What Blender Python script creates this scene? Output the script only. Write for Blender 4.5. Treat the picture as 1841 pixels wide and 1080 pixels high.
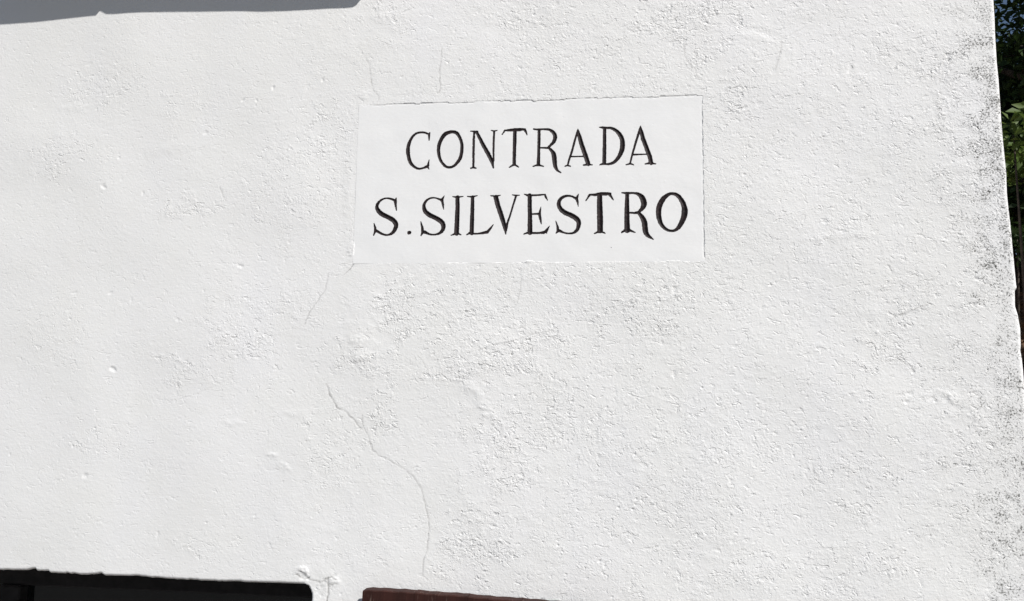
import bpy, math, random
import numpy as np

for o in list(bpy.data.objects):
    bpy.data.objects.remove(o, do_unlink=True)
scene = bpy.context.scene
COL = scene.collection
rng = np.random.default_rng(7)
random.seed(11)
R = math.radians

CAM = dict(yaw=0.121191, pitch=0.126268, roll=0.015107, loc=(0.18478, -1.75866, 1.75000), hfov=1.100816)
PLQ = (0.0000, 2.2387)  # plaque centre x, z
PLQ_H = 0.3589
# incised letters: strokes of (smooth, [x, z, half width, ...]) in millimetres from the plaque centre
GLYPHS = [
  ('C',[(1,[-222.6,109.8,2.04,-230.9,113.2,2.27,-240.9,113.8,2.27,-250.8,111.4,2.49,-259.3,103.3,2.72,-264.8,92.1,3.63,-267.4,81.5,4.08,-267.9,71.5,4.53,-266.2,60.2,4.08,-262.3,47.2,3.85,-255.6,38.2,3.17,-247.2,32.2,2.49,-240.2,30.6,2.27,-232.1,31.9,2.27,-224.6,35.2,2.95,-220.6,38.1,2.49]),
    (0,[-219.4,112.9,1.25,-221.1,105.3,2.49,-220.4,95.8,1.25]),
    (0,[-219.3,50.0,0.91,-220.9,40.4,2.27,-221.7,34.6,2.27,-219.1,29.6,1.02])]),
  ('O',[(2,[-168.0,113.4,3.63,-158.6,110.2,3.85,-151.5,100.0,3.4,-147.1,88.2,3.4,-145.9,76.4,3.63,-146.6,64.7,3.63,-149.2,53.0,3.85,-154.8,43.8,3.63,-162.6,35.7,2.95,-171.8,32.4,2.72,-181.1,34.4,2.95,-188.8,42.1,2.95,-194.9,52.8,3.17,-197.9,64.6,3.63,-198.6,75.2,3.85,-196.9,87.0,4.08,-192.0,98.7,4.3,-185.3,107.9,4.53,-177.2,111.9,4.08])]),
  ('N',[(0,[-119.6,111.0,2.04,-119.8,92.2,2.61,-119.9,68.7,2.61,-119.7,32.5,2.49]),
    (0,[-125.0,29.5,1.7,-119.6,31.1,2.27,-113.5,29.3,1.47]),
    (0,[-127.2,113.6,1.25,-119.6,113.1,1.7,-111.8,112.9,1.47]),
    (0,[-114.1,112.1,2.95,-100.9,85.9,4.19,-86.4,59.8,4.53,-78.1,43.3,4.08,-75.0,29.3,1.59]),
    (0,[-74.8,111.1,2.27,-75.3,91.1,2.27,-75.5,67.8,2.15,-74.7,45.6,1.81]),
    (0,[-81.5,114.5,0.91,-74.8,112.5,1.81,-68.0,114.2,0.91])]),
  ('T',[(0,[-51.4,113.4,1.81,-40.5,113.9,2.95,-29.1,114.6,3.63,-17.7,114.5,3.85,-6.4,115.5,1.81]),
    (0,[-51.0,113.0,2.04,-56.9,104.5,1.13]),
    (0,[-7.3,114.0,2.95,-4.0,108.1,2.15,-1.7,102.2,0.91]),
    (0,[-28.8,111.1,3.85,-28.8,90.0,4.08,-29.3,66.7,3.85,-29.3,37.7,3.85]),
    (0,[-39.4,29.8,1.36,-34.2,33.4,1.81,-29.3,35.9,3.17,-24.5,33.5,1.81,-19.7,29.8,1.36])]),
  ('R',[(1,[12.5,115.2,1.59,19.3,114.2,2.04,28.3,114.3,2.04,39.6,114.0,2.27,48.7,112.0,3.17,55.5,106.6,3.85,59.5,99.5,4.3,59.6,92.5,4.3,56.8,85.1,3.85,51.2,78.8,2.95,44.5,72.9,2.27]),
    (0,[27.7,72.4,1.7,36.7,72.0,1.93,45.7,71.4,2.49]),
    (0,[24.6,112.0,3.17,24.7,88.7,3.4,24.3,65.5,3.17,23.8,35.4,3.85]),
    (0,[12.3,30.6,1.47,17.9,32.7,1.81,24.1,34.0,3.06,29.2,32.1,1.81,34.8,30.4,1.36]),
    (1,[45.1,72.0,2.27,51.4,66.6,3.4,56.5,59.0,4.76,58.6,48.6,5.21,59.5,38.2,4.76,61.2,28.9,4.08,65.2,21.4,2.72,73.1,15.6,1.13])]),
  ('A',[(0,[109.1,109.9,1.81,103.3,89.2,2.27,96.8,62.7,2.27,90.7,44.4,2.27,87.7,32.4,1.81]),
    (0,[109.6,112.4,0.91,112.8,95.9,4.3,117.3,78.4,4.76,125.2,55.2,4.98,132.0,33.8,4.76]),
    (0,[94.0,51.0,1.59,122.5,50.9,1.36]),
    (0,[81.7,29.7,1.25,87.5,31.6,2.04,93.6,29.4,1.25]),
    (0,[121.8,31.4,1.7,130.9,32.7,2.49,140.6,31.5,1.13])]),
  ('D',[(0,[155.7,115.4,0.91,162.4,114.5,2.72,171.3,113.5,2.49]),
    (1,[169.1,113.5,2.27,181.3,112.7,2.95,191.2,107.2,3.85,199.0,98.9,4.53,204.5,87.9,4.76,205.8,76.3,5.21,204.4,63.8,5.21,200.0,52.4,4.53,193.4,42.3,3.85,184.6,35.0,3.17,174.7,32.6,2.49,166.9,32.7,1.81]),
    (0,[167.2,113.0,3.4,167.1,91.1,3.85,166.9,62.3,4.08,166.4,34.8,4.08]),
    (0,[156.4,30.9,1.02,163.6,33.7,2.72])]),
  ('A',[(0,[243.6,113.3,1.59,238.6,95.1,2.49,231.9,72.3,2.27,225.8,50.7,2.04,221.9,33.1,1.81]),
    (0,[244.2,115.9,0.91,245.8,102.9,4.08,249.6,86.8,4.53,257.1,66.0,4.76,263.6,47.6,4.76,266.5,33.3,4.53]),
    (0,[228.0,52.4,2.04,256.5,52.9,1.36]),
    (0,[213.7,30.5,1.25,221.9,32.8,2.27,229.1,30.0,1.02]),
    (0,[253.7,31.5,1.36,265.7,33.1,2.72,276.3,31.1,1.02])]),
  ('S',[(0,[-290.7,-35.0,1.0,-292.9,-42.4,3.49,-291.3,-54.0,2.24,-289.5,-63.2,1.0]),
    (1,[-293.9,-40.9,2.74,-302.4,-37.1,2.24,-312.8,-35.4,1.74,-323.0,-38.1,2.24,-331.1,-45.1,2.99,-334.3,-54.7,3.74,-330.4,-63.7,4.99,-322.5,-70.8,5.23,-311.3,-76.7,4.99,-300.9,-82.0,5.23,-293.0,-88.5,5.23,-289.1,-96.1,4.99,-291.1,-105.0,4.49,-297.2,-113.9,3.49,-307.3,-118.2,1.99,-317.6,-116.8,2.24,-328.1,-111.6,2.74,-335.3,-107.7,3.24]),
    (0,[-339.3,-91.7,1.0,-336.1,-103.3,2.74,-336.4,-110.9,2.49,-339.4,-118.8,1.25])]),
  ('.',[(0,[-259.5,-113.7,3.99,-258.2,-113.5,3.99])]),
  ('S',[(0,[-183.1,-32.3,0.91,-187.7,-40.7,3.17,-185.7,-50.6,2.49,-183.5,-62.0,0.91]),
    (1,[-187.7,-41.9,3.17,-197.0,-38.3,1.81,-207.4,-35.8,1.59,-217.8,-38.5,2.27,-225.1,-45.4,2.95,-227.9,-54.6,3.63,-225.1,-65.1,4.76,-216.8,-73.3,5.21,-205.1,-79.2,4.98,-193.4,-85.7,5.21,-185.2,-93.3,5.21,-182.9,-102.5,4.76,-185.9,-110.5,3.85,-192.6,-116.2,2.72,-204.0,-118.6,1.81,-214.4,-117.1,2.27,-224.9,-112.4,3.63]),
    (0,[-233.8,-89.5,0.91,-230.4,-102.0,2.72,-228.9,-112.4,3.4,-232.7,-120.6,1.13])]),
  ('I',[(0,[-163.7,-34.2,1.02,-153.4,-35.5,2.27,-140.8,-33.9,0.91]),
    (0,[-153.3,-36.0,4.53,-152.5,-58.0,4.76,-152.9,-81.0,5.21,-153.5,-116.0,5.44]),
    (0,[-165.3,-120.6,1.13,-159.4,-117.9,2.04,-153.7,-116.3,3.17,-148.0,-117.8,1.81,-143.4,-119.6,1.13])]),
  ('L',[(0,[-131.1,-34.1,1.13,-120.2,-35.2,2.27,-109.7,-32.8,1.02]),
    (0,[-119.6,-35.4,3.63,-119.7,-58.5,4.08,-119.8,-81.4,4.53,-120.2,-115.8,4.76]),
    (0,[-131.3,-119.4,1.13,-124.2,-115.7,2.72]),
    (0,[-123.0,-117.1,2.27,-107.1,-117.5,1.81,-95.8,-116.0,2.72,-85.7,-113.8,3.51,-80.1,-107.6,2.49,-72.6,-97.4,0.68])]),
  ('V',[(0,[-79.8,-33.2,1.02,-69.0,-34.5,2.04,-58.6,-32.6,1.02]),
    (0,[-68.4,-36.8,5.21,-63.3,-55.8,5.21,-57.6,-71.9,5.21,-52.3,-88.0,4.98,-46.9,-105.1,4.3,-45.2,-119.0,1.13]),
    (0,[-24.6,-36.3,2.27,-30.2,-55.1,1.93,-36.6,-77.9,1.93,-42.0,-94.9,2.27,-44.6,-110.8,2.27]),
    (0,[-31.9,-32.0,1.02,-24.9,-33.7,2.04,-16.8,-32.9,0.91])]),
  ('E',[(0,[-5.6,-31.1,1.02,0.1,-33.3,2.27,12.4,-33.8,2.04,27.0,-33.3,2.04,39.3,-32.2,1.47]),
    (0,[39.1,-33.1,1.81,41.0,-38.5,2.27,44.7,-45.0,0.91]),
    (0,[5.7,-33.9,4.53,6.2,-60.2,4.53,7.0,-83.0,4.76,7.3,-115.9,5.44]),
    (0,[-5.8,-119.2,1.13,1.1,-116.8,2.49,13.4,-117.1,2.27,26.8,-117.2,2.04,37.9,-116.0,3.17,43.4,-111.8,2.95,49.3,-102.2,0.68]),
    (0,[42.3,-115.1,2.72,43.7,-118.1,0.79]),
    (0,[10.7,-75.3,1.59,21.9,-75.0,2.04,27.5,-75.3,3.4]),
    (0,[30.3,-60.1,0.79,28.5,-69.6,2.27,27.7,-77.6,3.17,29.8,-87.8,2.49,31.8,-97.2,1.02])]),
  ('S',[(0,[111.3,-32.8,0.79,107.2,-42.3,3.4,109.5,-50.3,2.27,111.0,-59.2,0.79]),
    (1,[107.2,-43.2,2.95,97.2,-37.6,2.04,87.2,-36.1,2.49,77.3,-39.0,3.17,70.6,-46.3,3.85,69.0,-55.4,4.3,73.0,-64.6,4.76,81.9,-72.6,5.21,93.1,-77.9,5.21,104.1,-84.2,5.44,111.4,-92.2,5.21,112.0,-101.2,4.53,108.7,-111.3,3.63,101.0,-117.4,2.49,91.1,-119.0,1.81,80.0,-116.7,2.04,70.6,-112.6,3.4]),
    (0,[62.8,-91.2,0.79,67.2,-105.2,2.49,67.8,-113.1,3.17,63.9,-118.1,1.13])]),
  ('T',[(0,[135.2,-34.3,1.81,146.8,-34.8,2.95,158.9,-32.9,3.85,171.0,-33.1,3.85,180.3,-31.9,1.59]),
    (0,[135.2,-35.0,2.49,127.3,-47.4,1.13]),
    (0,[178.1,-34.4,3.4,181.9,-40.1,2.27,185.7,-46.7,1.13]),
    (0,[156.7,-35.2,5.21,156.9,-56.7,5.89,157.6,-84.9,6.34,157.9,-113.0,6.12]),
    (0,[145.7,-120.0,1.25,151.3,-117.2,2.04,157.4,-114.6,4.08,163.4,-116.9,2.04,168.2,-119.1,1.25])]),
  ('R',[(1,[204.2,-31.1,1.33,214.1,-32.3,2.65,229.7,-32.3,2.36,241.0,-36.1,4.12,247.4,-43.5,5.89,250.6,-53.1,6.19,250.1,-60.4,5.6,245.8,-67.6,4.12,239.2,-73.6,2.95]),
    (0,[218.3,-74.8,1.91,229.6,-75.8,2.21,239.5,-74.8,3.53]),
    (0,[215.3,-33.5,3.83,214.8,-62.8,5.01,214.7,-92.0,5.6,215.3,-113.1,6.19]),
    (0,[203.8,-117.6,1.62,209.7,-113.7,2.95,216.1,-112.1,4.12,223.8,-114.6,2.36,231.8,-117.9,1.33]),
    (1,[238.8,-75.1,3.24,246.5,-85.1,5.01,251.3,-95.3,5.89,252.7,-106.9,5.89,254.0,-117.1,5.6,258.9,-125.1,4.12,269.8,-133.4,1.18])]),
  ('O',[(2,[310.0,-34.7,3.24,321.2,-38.8,4.12,330.2,-50.6,5.01,334.9,-63.0,5.6,335.9,-74.6,6.48,333.3,-87.6,5.89,327.6,-100.5,5.01,319.1,-112.0,3.53,308.6,-115.5,2.65,296.8,-111.8,3.24,287.1,-101.5,4.12,282.3,-87.0,5.3,281.4,-72.4,5.6,283.9,-59.4,5.89,291.0,-46.4,5.3,300.2,-37.8,3.83])])]
# rough patches in the render: x, z, radius x, radius z, turn (deg), strength
ROUGH = [(-0.273, 1.945, 0.044, 0.086, 0, 1.7), (-0.138, 1.951, 0.158, 0.085, 0, 0.9), (-0.052, 1.856, 0.167, 0.048, 8, 1.5), (0.042, 1.904, 0.083, 0.031, 20, 1.5), (0.241, 1.951, 0.161, 0.046, 10, 1.5), (0.065, 2.023, 0.297, 0.031, 0, 0.8), (0.356, 1.987, 0.159, 0.068, 0, 0.8), (-0.356, 1.835, 0.074, 0.035, -15, 1.5), (-0.302, 1.717, 0.046, 0.061, 0, 1.2), (-0.026, 1.681, 0.117, 0.07, 0, 1.3), (0.067, 1.729, 0.139, 0.081, 0, 1.0), (-0.025, 1.612, 0.105, 0.042, 20, 1.0), (-0.092, 1.464, 0.093, 0.081, 0, 1.3), (0.295, 1.543, 0.222, 0.111, 0, 0.8), (0.16, 1.696, 0.229, 0.092, 0, 0.7), (0.408, 1.701, 0.166, 0.1, 0, 0.8), (0.739, 1.862, 0.056, 0.051, -30, 1.7), (0.786, 1.975, 0.064, 0.049, 0, 1.3), (0.666, 1.618, 0.127, 0.059, -10, 1.0), (0.532, 1.431, 0.213, 0.038, 0, 0.9), (0.681, 1.458, 0.125, 0.038, 0, 1.0), (0.339, 2.599, 0.155, 0.043, 10, 1.8), (0.374, 2.546, 0.094, 0.059, 0, 1.2), (-0.002, 2.6, 0.125, 0.045, 0, 1.0), (0.061, 2.533, 0.111, 0.034, 0, 0.8), (0.449, 2.425, 0.03, 0.052, 0, 1.7), (0.787, 2.505, 0.1, 0.078, 0, 0.9), (0.864, 2.49, 0.055, 0.066, 0, 1.2), (0.802, 2.335, 0.066, 0.066, 0, 1.0), (0.673, 2.137, 0.088, 0.062, 0, 0.9), (0.414, 2.104, 0.064, 0.068, 0, 0.7), (-0.513, 2.24, 0.13, 0.13, 0, 0.7), (-0.454, 2.368, 0.052, 0.078, 0, 0.9), (-0.576, 1.95, 0.154, 0.072, 0, 0.7), (-0.636, 1.876, 0.082, 0.046, -10, 1.5), (-0.763, 1.825, 0.078, 0.031, -10, 1.1), (-1.016, 2.491, 0.127, 0.051, 5, 0.7), (-1.114, 2.317, 0.085, 0.051, 0, 0.9), (-0.79, 2.43, 0.082, 0.041, 0, 0.6), (0.917, 2.25, 0.075, 0.354, 0, 1.2), (0.899, 1.688, 0.082, 0.309, 0, 0.9), (-0.41, 1.662, 0.057, 0.111, 0, 0.7), (-0.321, 2.627, 0.052, 0.052, 0, 0.9), (0.577, 2.281, 0.135, 0.135, 0, 0.4), (-0.761, 2.192, 0.067, 0.024, 0, 1.2), (-1.076, 1.898, 0.082, 0.082, 0, 0.4), (-0.947, 1.651, 0.092, 0.04, 0, 0.5), (-0.686, 1.438, 0.075, 0.033, 0, 0.6)]
# cracks and scratches: points, width mm, depth mm, darkening that paints soiling and shade
CRACKS = [([(-0.4348, 1.7924), (-0.4251, 1.7709), (-0.4064, 1.7425), (-0.3861, 1.7309), (-0.3708, 1.7193), (-0.3566, 1.703), (-0.3526, 1.6959)], 1.4, 1.6, 0.9), ([(-0.3514, 1.7279), (-0.3455, 1.7008), (-0.3321, 1.6728), (-0.3241, 1.6542), (-0.3127, 1.6428), (-0.2893, 1.6339), (-0.2598, 1.6184), (-0.2327, 1.5993), (-0.2163, 1.5733), (-0.2071, 1.5449), (-0.1992, 1.5166), (-0.196, 1.4883), (-0.1998, 1.4543), (-0.2073, 1.4259), (-0.2077, 1.399)], 1.2, 1.2, 0.6), ([(-0.3771, 2.064), (-0.3889, 2.0441), (-0.4037, 2.033)], 1.2, 1.2, 0.7), ([(-0.4393, 2.0369), (-0.444, 1.9997), (-0.4642, 1.9688), (-0.4785, 1.9479), (-0.4875, 1.9232)], 1.0, 1.0, 0.5), ([(-0.3763, 2.5363), (-0.3637, 2.512), (-0.3587, 2.4829), (-0.3538, 2.4565), (-0.3403, 2.4404), (-0.3386, 2.4273)], 1.0, 1.2, 0.55), ([(-0.1976, 2.548), (-0.1981, 2.5166), (-0.2012, 2.4906), (-0.1978, 2.458), (-0.1999, 2.4438)], 1.0, 1.0, 0.6), ([(-0.0118, 2.0472), (-0.0112, 1.9989), (-0.0179, 1.9689)], 0.8, 0.7, 0.3), ([(0.5427, 2.5397), (0.5421, 2.5147), (0.5358, 2.4925), (0.5294, 2.4679)], 1.1, 0.9, 0.4), ([(0.5964, 2.565), (0.5673, 2.5512), (0.5427, 2.5397)], 1.0, 0.8, 0.2), ([(-0.4106, 1.3867), (-0.4095, 1.3619), (-0.4106, 1.3337), (-0.4094, 1.3057)], 1.6, 3.0, 1.0), ([(-0.4517, 1.3818), (-0.432, 1.3768), (-0.4128, 1.3821)], 1.4, 1.4, 0.8), ([(-0.4791, 1.3921), (-0.4713, 1.3844), (-0.4614, 1.3814), (-0.4507, 1.3875)], 1.4, 2.0, 1.0), ([(-0.4744, 1.398), (-0.4645, 1.3949), (-0.4582, 1.3906)], 1.2, 1.5, 0.8), ([(-0.4165, 1.3842), (-0.4034, 1.3881), (-0.3935, 1.3829)], 1.3, 1.6, 0.9), ([(-0.4186, 1.3774), (-0.3978, 1.3714)], 1.2, 1.2, 0.6), ([(-0.7966, 1.7489), (-0.7454, 1.7618), (-0.7074, 1.7769), (-0.6696, 1.7921), (-0.6449, 1.8094)], 1.1, 0.6, 0.1), ([(-0.1001, 1.8672), (-0.0763, 1.8769), (-0.0168, 1.8914), (0.0187, 1.9035), (0.0541, 1.9107), (0.0682, 1.9179)], 1.2, 0.9, 0.4), ([(0.7416, 1.935), (0.7657, 1.9475), (0.7962, 1.9589), (0.8157, 1.9657)], 1.4, 1.2, 0.5), ([(0.7609, 2.0135), (0.779, 2.0066), (0.787, 1.9929), (0.7875, 1.9793)], 1.2, 1.0, 0.4), ([(-0.6303, 2.0001), (-0.6733, 1.8509)], 0.01, 0.0, 0), ([(0.3412, 2.535), (0.3385, 2.5098), (0.3618, 2.4775), (0.3686, 2.456)], 1.0, 0.8, 0.4), ([(0.5684, 1.969), (0.5873, 1.9346)], 1.5, -0.6, 0), ([(0.5506, 1.9655), (0.5734, 1.9117)], 1.8, -0.7, 0), ([(0.7429, 2.048), (0.7497, 2.0295)], 1.6, 0.9, 0.2), ([(0.5428, 2.0467), (0.5465, 2.0211)], 1.6, 0.9, 0.2), ([(0.7348, 2.2596), (0.7426, 2.2346)], 1.8, 0.9, 0.2), ([(0.9049, 2.6088), (0.9075, 2.5939), (0.9202, 2.5835)], 1.2, 1.2, 0.5), ([(-0.7051, 2.2368), (-0.6987, 2.2198), (-0.6898, 2.2042)], 2.2, 1.2, 0.3), ([(-0.7928, 2.1875), (-0.7678, 2.195), (-0.7313, 2.188), (-0.7147, 2.1787)], 2.4, 1.0, 0.1), ([(0.7514, 1.8608), (0.7596, 1.8531), (0.7863, 1.8311)], 1.8, 1.5, 0.4), ([(-0.2307, 1.8555), (-0.2066, 1.8211)], 1.5, 1.0, 0.2), ([(-0.0593, 1.7244), (-0.0458, 1.6946), (-0.055, 1.6852)], 1.8, 1.3, 0.2), ([(0.581, 1.6435), (0.5847, 1.625)], 1.6, 1.2, 0.4), ([(0.9622, 1.9078), (0.9909, 1.9013)], 1.4, 1.5, 0.4), ([(-0.0553, 1.7013), (-0.0492, 1.6864)], 1.5, 1.2, 0.2)]
# single pits: x, z, radius, depth mm
PITS = [(-0.9919, 2.2444, 0.0059, 2.2), (-0.5891, 2.4667, 0.0034, 2), (-0.6276, 2.4386, 0.003, 1.8), (-0.6613, 2.4423, 0.003, 1.8), (-0.4721, 2.4814, 0.0034, 2), (-0.9342, 1.8201, 0.0059, 2.5), (-0.9823, 1.5821, 0.0051, 1.8), (-0.8005, 1.4619, 0.0042, 1.5), (0.7718, 1.7877, 0.0042, 2), (0.7679, 1.7711, 0.0042, 2), (0.8387, 1.7787, 0.0059, 2), (0.8114, 1.7783, 0.0051, 1.5), (0.4631, 2.3872, 0.0051, 1.8), (0.681, 2.4663, 0.0051, 2), (0.7825, 2.5622, 0.0034, 1.5), (0.3135, 1.9983, 0.0059, 2.2), (0.0586, 2.6396, 0.0051, 1.8), (-0.7482, 2.3663, 0.0042, 1.5), (-0.96, 2.3115, 0.0034, 1.5), (-0.8944, 2.2269, 0.0034, 1.5), (-0.9477, 2.2608, 0.0034, 1.3), (-1.0562, 2.5449, 0.0042, 1), (-0.6425, 2.0529, 0.0034, 1.8), (-0.649, 2.053, 0.0025, 1.4), (0.1442, 2.4406, 0.0034, 1.6), (-0.2878, 2.4831, 0.0025, 1.5), (0.1194, 2.5771, 0.0025, 1.5), (0.2863, 1.885, 0.0034, 1.5), (0.3107, 1.8217, 0.0051, 1.8), (0.4353, 1.8801, 0.0034, 1.4), (0.2424, 1.813, 0.0034, 1.4), (0.4193, 1.6066, 0.0034, 1.6), (0.4216, 1.4897, 0.0042, 1.4), (0.9086, 2.0198, 0.0042, 2), (0.9596, 1.9915, 0.0042, 2.4), (-0.4655, 1.3892, 0.0059, 3), (-0.4542, 1.3828, 0.0034, 2), (-0.3985, 1.3883, 0.0042, 2), (-0.3931, 1.3738, 0.0025, 2), (-0.3814, 1.354, 0.0025, 2), (-1.173, 1.6253, 0.0025, 1.5), (-0.9024, 1.9776, 0.0034, 1.2), (-1.0463, 1.9944, 0.0034, 1.0), (-0.7857, 1.9311, 0.0034, 1.4), (-0.7283, 1.9977, 0.0025, 1.2), (-0.9549, 1.993, 0.0034, 1.4)]
# swellings and hollows: x, z, rx, rz, turn, height mm
LUMPS = [(0.4747, 2.5651, 0.0425, 0.0112, -18, -0.9), (0.5152, 2.5508, 0.0225, 0.01, -30, -0.8), (0.4826, 2.5521, 0.045, 0.0112, -18, 0.8), (-0.4659, 1.3983, 0.0112, 0.0075, 0, 3.0), (-0.3959, 1.3828, 0.0112, 0.0088, 0, 2.2), (-0.4338, 1.3632, 0.02, 0.0175, 0, -1.5), (-0.3588, 1.8533, 0.025, 0.01, 0, 1.5), (-0.3701, 1.8871, 0.02, 0.01, 0, 1.2), (-0.1104, 1.7844, 0.0325, 0.01, -35, 1.4), (-0.0798, 1.7439, 0.0275, 0.0088, -45, 1.2), (-0.3587, 1.9139, 0.0425, 0.07, 0, 0.7), (-0.3548, 1.975, 0.0375, 0.045, 0, 0.6), (0.6389, 2.1079, 0.075, 0.0088, 4, 1.0), (0.6991, 1.9519, 0.025, 0.0125, 0, 0.8), (0.8463, 1.7832, 0.02, 0.0088, -30, 1.8), (0.8864, 1.7532, 0.0125, 0.03, 30, 1.0), (-0.5462, 1.6377, 0.015, 0.0063, 0, 1.2), (-0.52, 1.6146, 0.0175, 0.0063, -30, 1.0), (0.0024, 2.0641, 0.0063, 0.005, 0, 2.0), (-0.3728, 2.444, 0.015, 0.0075, 0, 1.0), (-0.3869, 2.0864, 0.0088, 0.02, 0, 1.4), (-0.4001, 2.2253, 0.01, 0.075, 0, 0.8), (-0.3341, 2.6278, 0.02, 0.0125, 0, 1.2), (-0.838, 2.3314, 0.05, 0.0125, 10, 0.6), (-1.0824, 2.4387, 0.0375, 0.01, 0, 0.7), (0.8958, 2.2505, 0.0225, 0.0125, 0, 0.8), (0.9101, 2.2151, 0.0175, 0.0125, 0, 0.9), (0.9278, 2.35, 0.0175, 0.0225, 0, 1.0), (0.9441, 2.1509, 0.0125, 0.0125, 0, 0.8), (0.9497, 2.3553, 0.0112, 0.015, 0, 0.8), (-0.5007, 1.7291, 0.025, 0.0075, 0, 0.8), (-0.6387, 1.7052, 0.0225, 0.0063, 0, 0.8)]
# outer corner of the house: x at height z
EDGE = [(0.9891, 1.3261), (0.9894, 1.3973), (0.9895, 1.5316), (0.9888, 1.6902), (0.9876, 1.809), (0.9871, 1.8363), (0.9863, 1.8583), (0.9842, 1.8748), (0.9859, 1.8858), (0.9868, 1.919), (0.9841, 1.9456), (0.98, 1.9635), (0.9812, 1.9948), (0.9853, 2.0016), (0.9846, 2.0083), (0.9834, 2.0421), (0.9818, 2.0875), (0.9802, 2.1332), (0.9782, 2.1734), (0.9774, 2.1966), (0.9786, 2.2371), (0.9774, 2.2722), (0.9761, 2.3074), (0.9752, 2.3487), (0.9749, 2.4022), (0.9747, 2.4381), (0.9734, 2.4742), (0.9735, 2.5347), (0.9744, 2.5713), (0.9742, 2.6081), (0.9747, 2.6574)]
# lower edge of the lintel
LINTEL = [(-1.2421, 1.374), (-1.1613, 1.3735), (-1.1081, 1.3749), (-1.0873, 1.3798), (-1.0815, 1.3741), (-1.0552, 1.3762), (-1.0495, 1.3717), (-0.9629, 1.3715), (-0.9268, 1.3752), (-0.9186, 1.3708), (-0.8465, 1.3724), (-0.7696, 1.3695), (-0.6686, 1.3688), (-0.6062, 1.3706), (-0.5987, 1.3692), (-0.5197, 1.3706), (-0.4646, 1.371)]
JAMB = [(-0.4646, 1.371), (-0.4547, 1.3692), (-0.4495, 1.3614), (-0.4467, 1.3536), (-0.4454, 1.3266)]
# edge of the sill's shadow on the wall
SHADE = [(-1.4084, 2.6571), (-1.2902, 2.6578), (-1.2027, 2.6583), (-1.1163, 2.6616), (-1.0592, 2.6641), (-1.0493, 2.6643), (-1.0473, 2.6755), (-1.0417, 2.6766), (-1.0224, 2.6666), (-1.0024, 2.6651), (-0.9319, 2.6662), (-0.8617, 2.6645), (-0.6957, 2.6585), (-0.6274, 2.6535), (-0.56, 2.6525), (-0.5065, 2.6529), (-0.4269, 2.6534), (-0.4085, 2.6546), (-0.4007, 2.659)]
# shutter top edge on its front face: left and right
SHUT = [(-0.3217, 1.3758), (0.0844, 1.3697)]


# ------------------------------------------------------------------ camera
def make_camera():
    cd = bpy.data.cameras.new('camera')
    cd.sensor_fit = 'HORIZONTAL'
    cd.angle = CAM['hfov']
    cd.clip_start = 0.05
    cd.clip_end = 2000
    co = bpy.data.objects.new('camera', cd)
    COL.objects.link(co)
    from mathutils import Matrix, Vector
    y, p, r = CAM['yaw'], CAM['pitch'], CAM['roll']
    f = Vector((-math.sin(y) * math.cos(p), math.cos(y) * math.cos(p), math.sin(p)))
    rt = Vector((math.cos(y), math.sin(y), 0))
    up = rt.cross(f)
    r2 = math.cos(r) * rt + math.sin(r) * up
    u2 = -math.sin(r) * rt + math.cos(r) * up
    m = Matrix((r2, u2, -f)).transposed().to_4x4()
    m.translation = Vector(CAM['loc'])
    co.matrix_world = m
    scene.camera = co
make_camera()

# ------------------------------------------------------------------ sky and sun
SUN = np.array([0.56, -0.45, 0.70]); SUN /= np.linalg.norm(SUN)   # towards the sun
world = bpy.data.worlds.new('World')
scene.world = world
world.use_nodes = True
wn = world.node_tree
sky = wn.nodes.new('ShaderNodeTexSky')
sky.sky_type = 'NISHITA'
sky.sun_disc = False
sky.sun_elevation = math.asin(SUN[2])
sky.sun_rotation = math.atan2(SUN[0], SUN[1])
sky.air_density = 1.0
sky.dust_density = 0.8
bg = wn.nodes['Background']
bg.inputs['Strength'].default_value = 0.054
wn.links.new(sky.outputs[0], bg.inputs['Color'])
sd = bpy.data.lights.new('sun', 'SUN')
sd.energy = 4.6
sd.angle = R(0.53)
sd.color = (1.0, 0.975, 0.94)
so = bpy.data.objects.new('sun', sd)
COL.objects.link(so)
from mathutils import Vector
so.rotation_euler = Vector(tuple(-SUN)).to_track_quat('-Z', 'Y').to_euler()
scene.view_settings.view_transform = 'Standard'
scene.view_settings.look = 'None'
scene.view_settings.gamma = 1.0
scene.view_settings.exposure = 0.20
scene.view_settings.use_curve_mapping = False

# ------------------------------------------------------------------ helpers
def link(o, parent=None):
    COL.objects.link(o)
    if parent is not None:
        o.parent = parent
    return o

def tag(o, label=None, cat=None, group=None, kind=None):
    for k, v in (('label', label), ('category', cat), ('group', group), ('kind', kind)):
        if v:
            o[k] = v
    return o

def empty(name, loc=(0, 0, 0)):
    o = bpy.data.objects.new(name, None)
    o.location = loc
    o.empty_display_size = 0.2
    return link(o)

def mesh_np(name, V, Fq, mat=None, smooth=False, attrs=None):
    me = bpy.data.meshes.new(name)
    V = np.asarray(V, np.float32); Fq = np.asarray(Fq, np.int32)
    n = Fq.shape[1]
    me.vertices.add(len(V)); me.vertices.foreach_set('co', V.ravel())
    me.loops.add(Fq.size); me.loops.foreach_set('vertex_index', Fq.ravel())
    me.polygons.add(len(Fq))
    me.polygons.foreach_set('loop_start', np.arange(0, Fq.size, n, dtype=np.int32))
    me.polygons.foreach_set('loop_total', np.full(len(Fq), n, np.int32))
    if smooth:
        me.polygons.foreach_set('use_smooth', np.ones(len(Fq), bool))
    me.update(calc_edges=True)
    for k, a in (attrs or {}).items():
        at = me.attributes.new(k, 'FLOAT', 'POINT')
        at.data.foreach_set('value', np.asarray(a, np.float32).ravel())
    if mat:
        me.materials.append(mat)
    me.validate()
    return me

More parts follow.
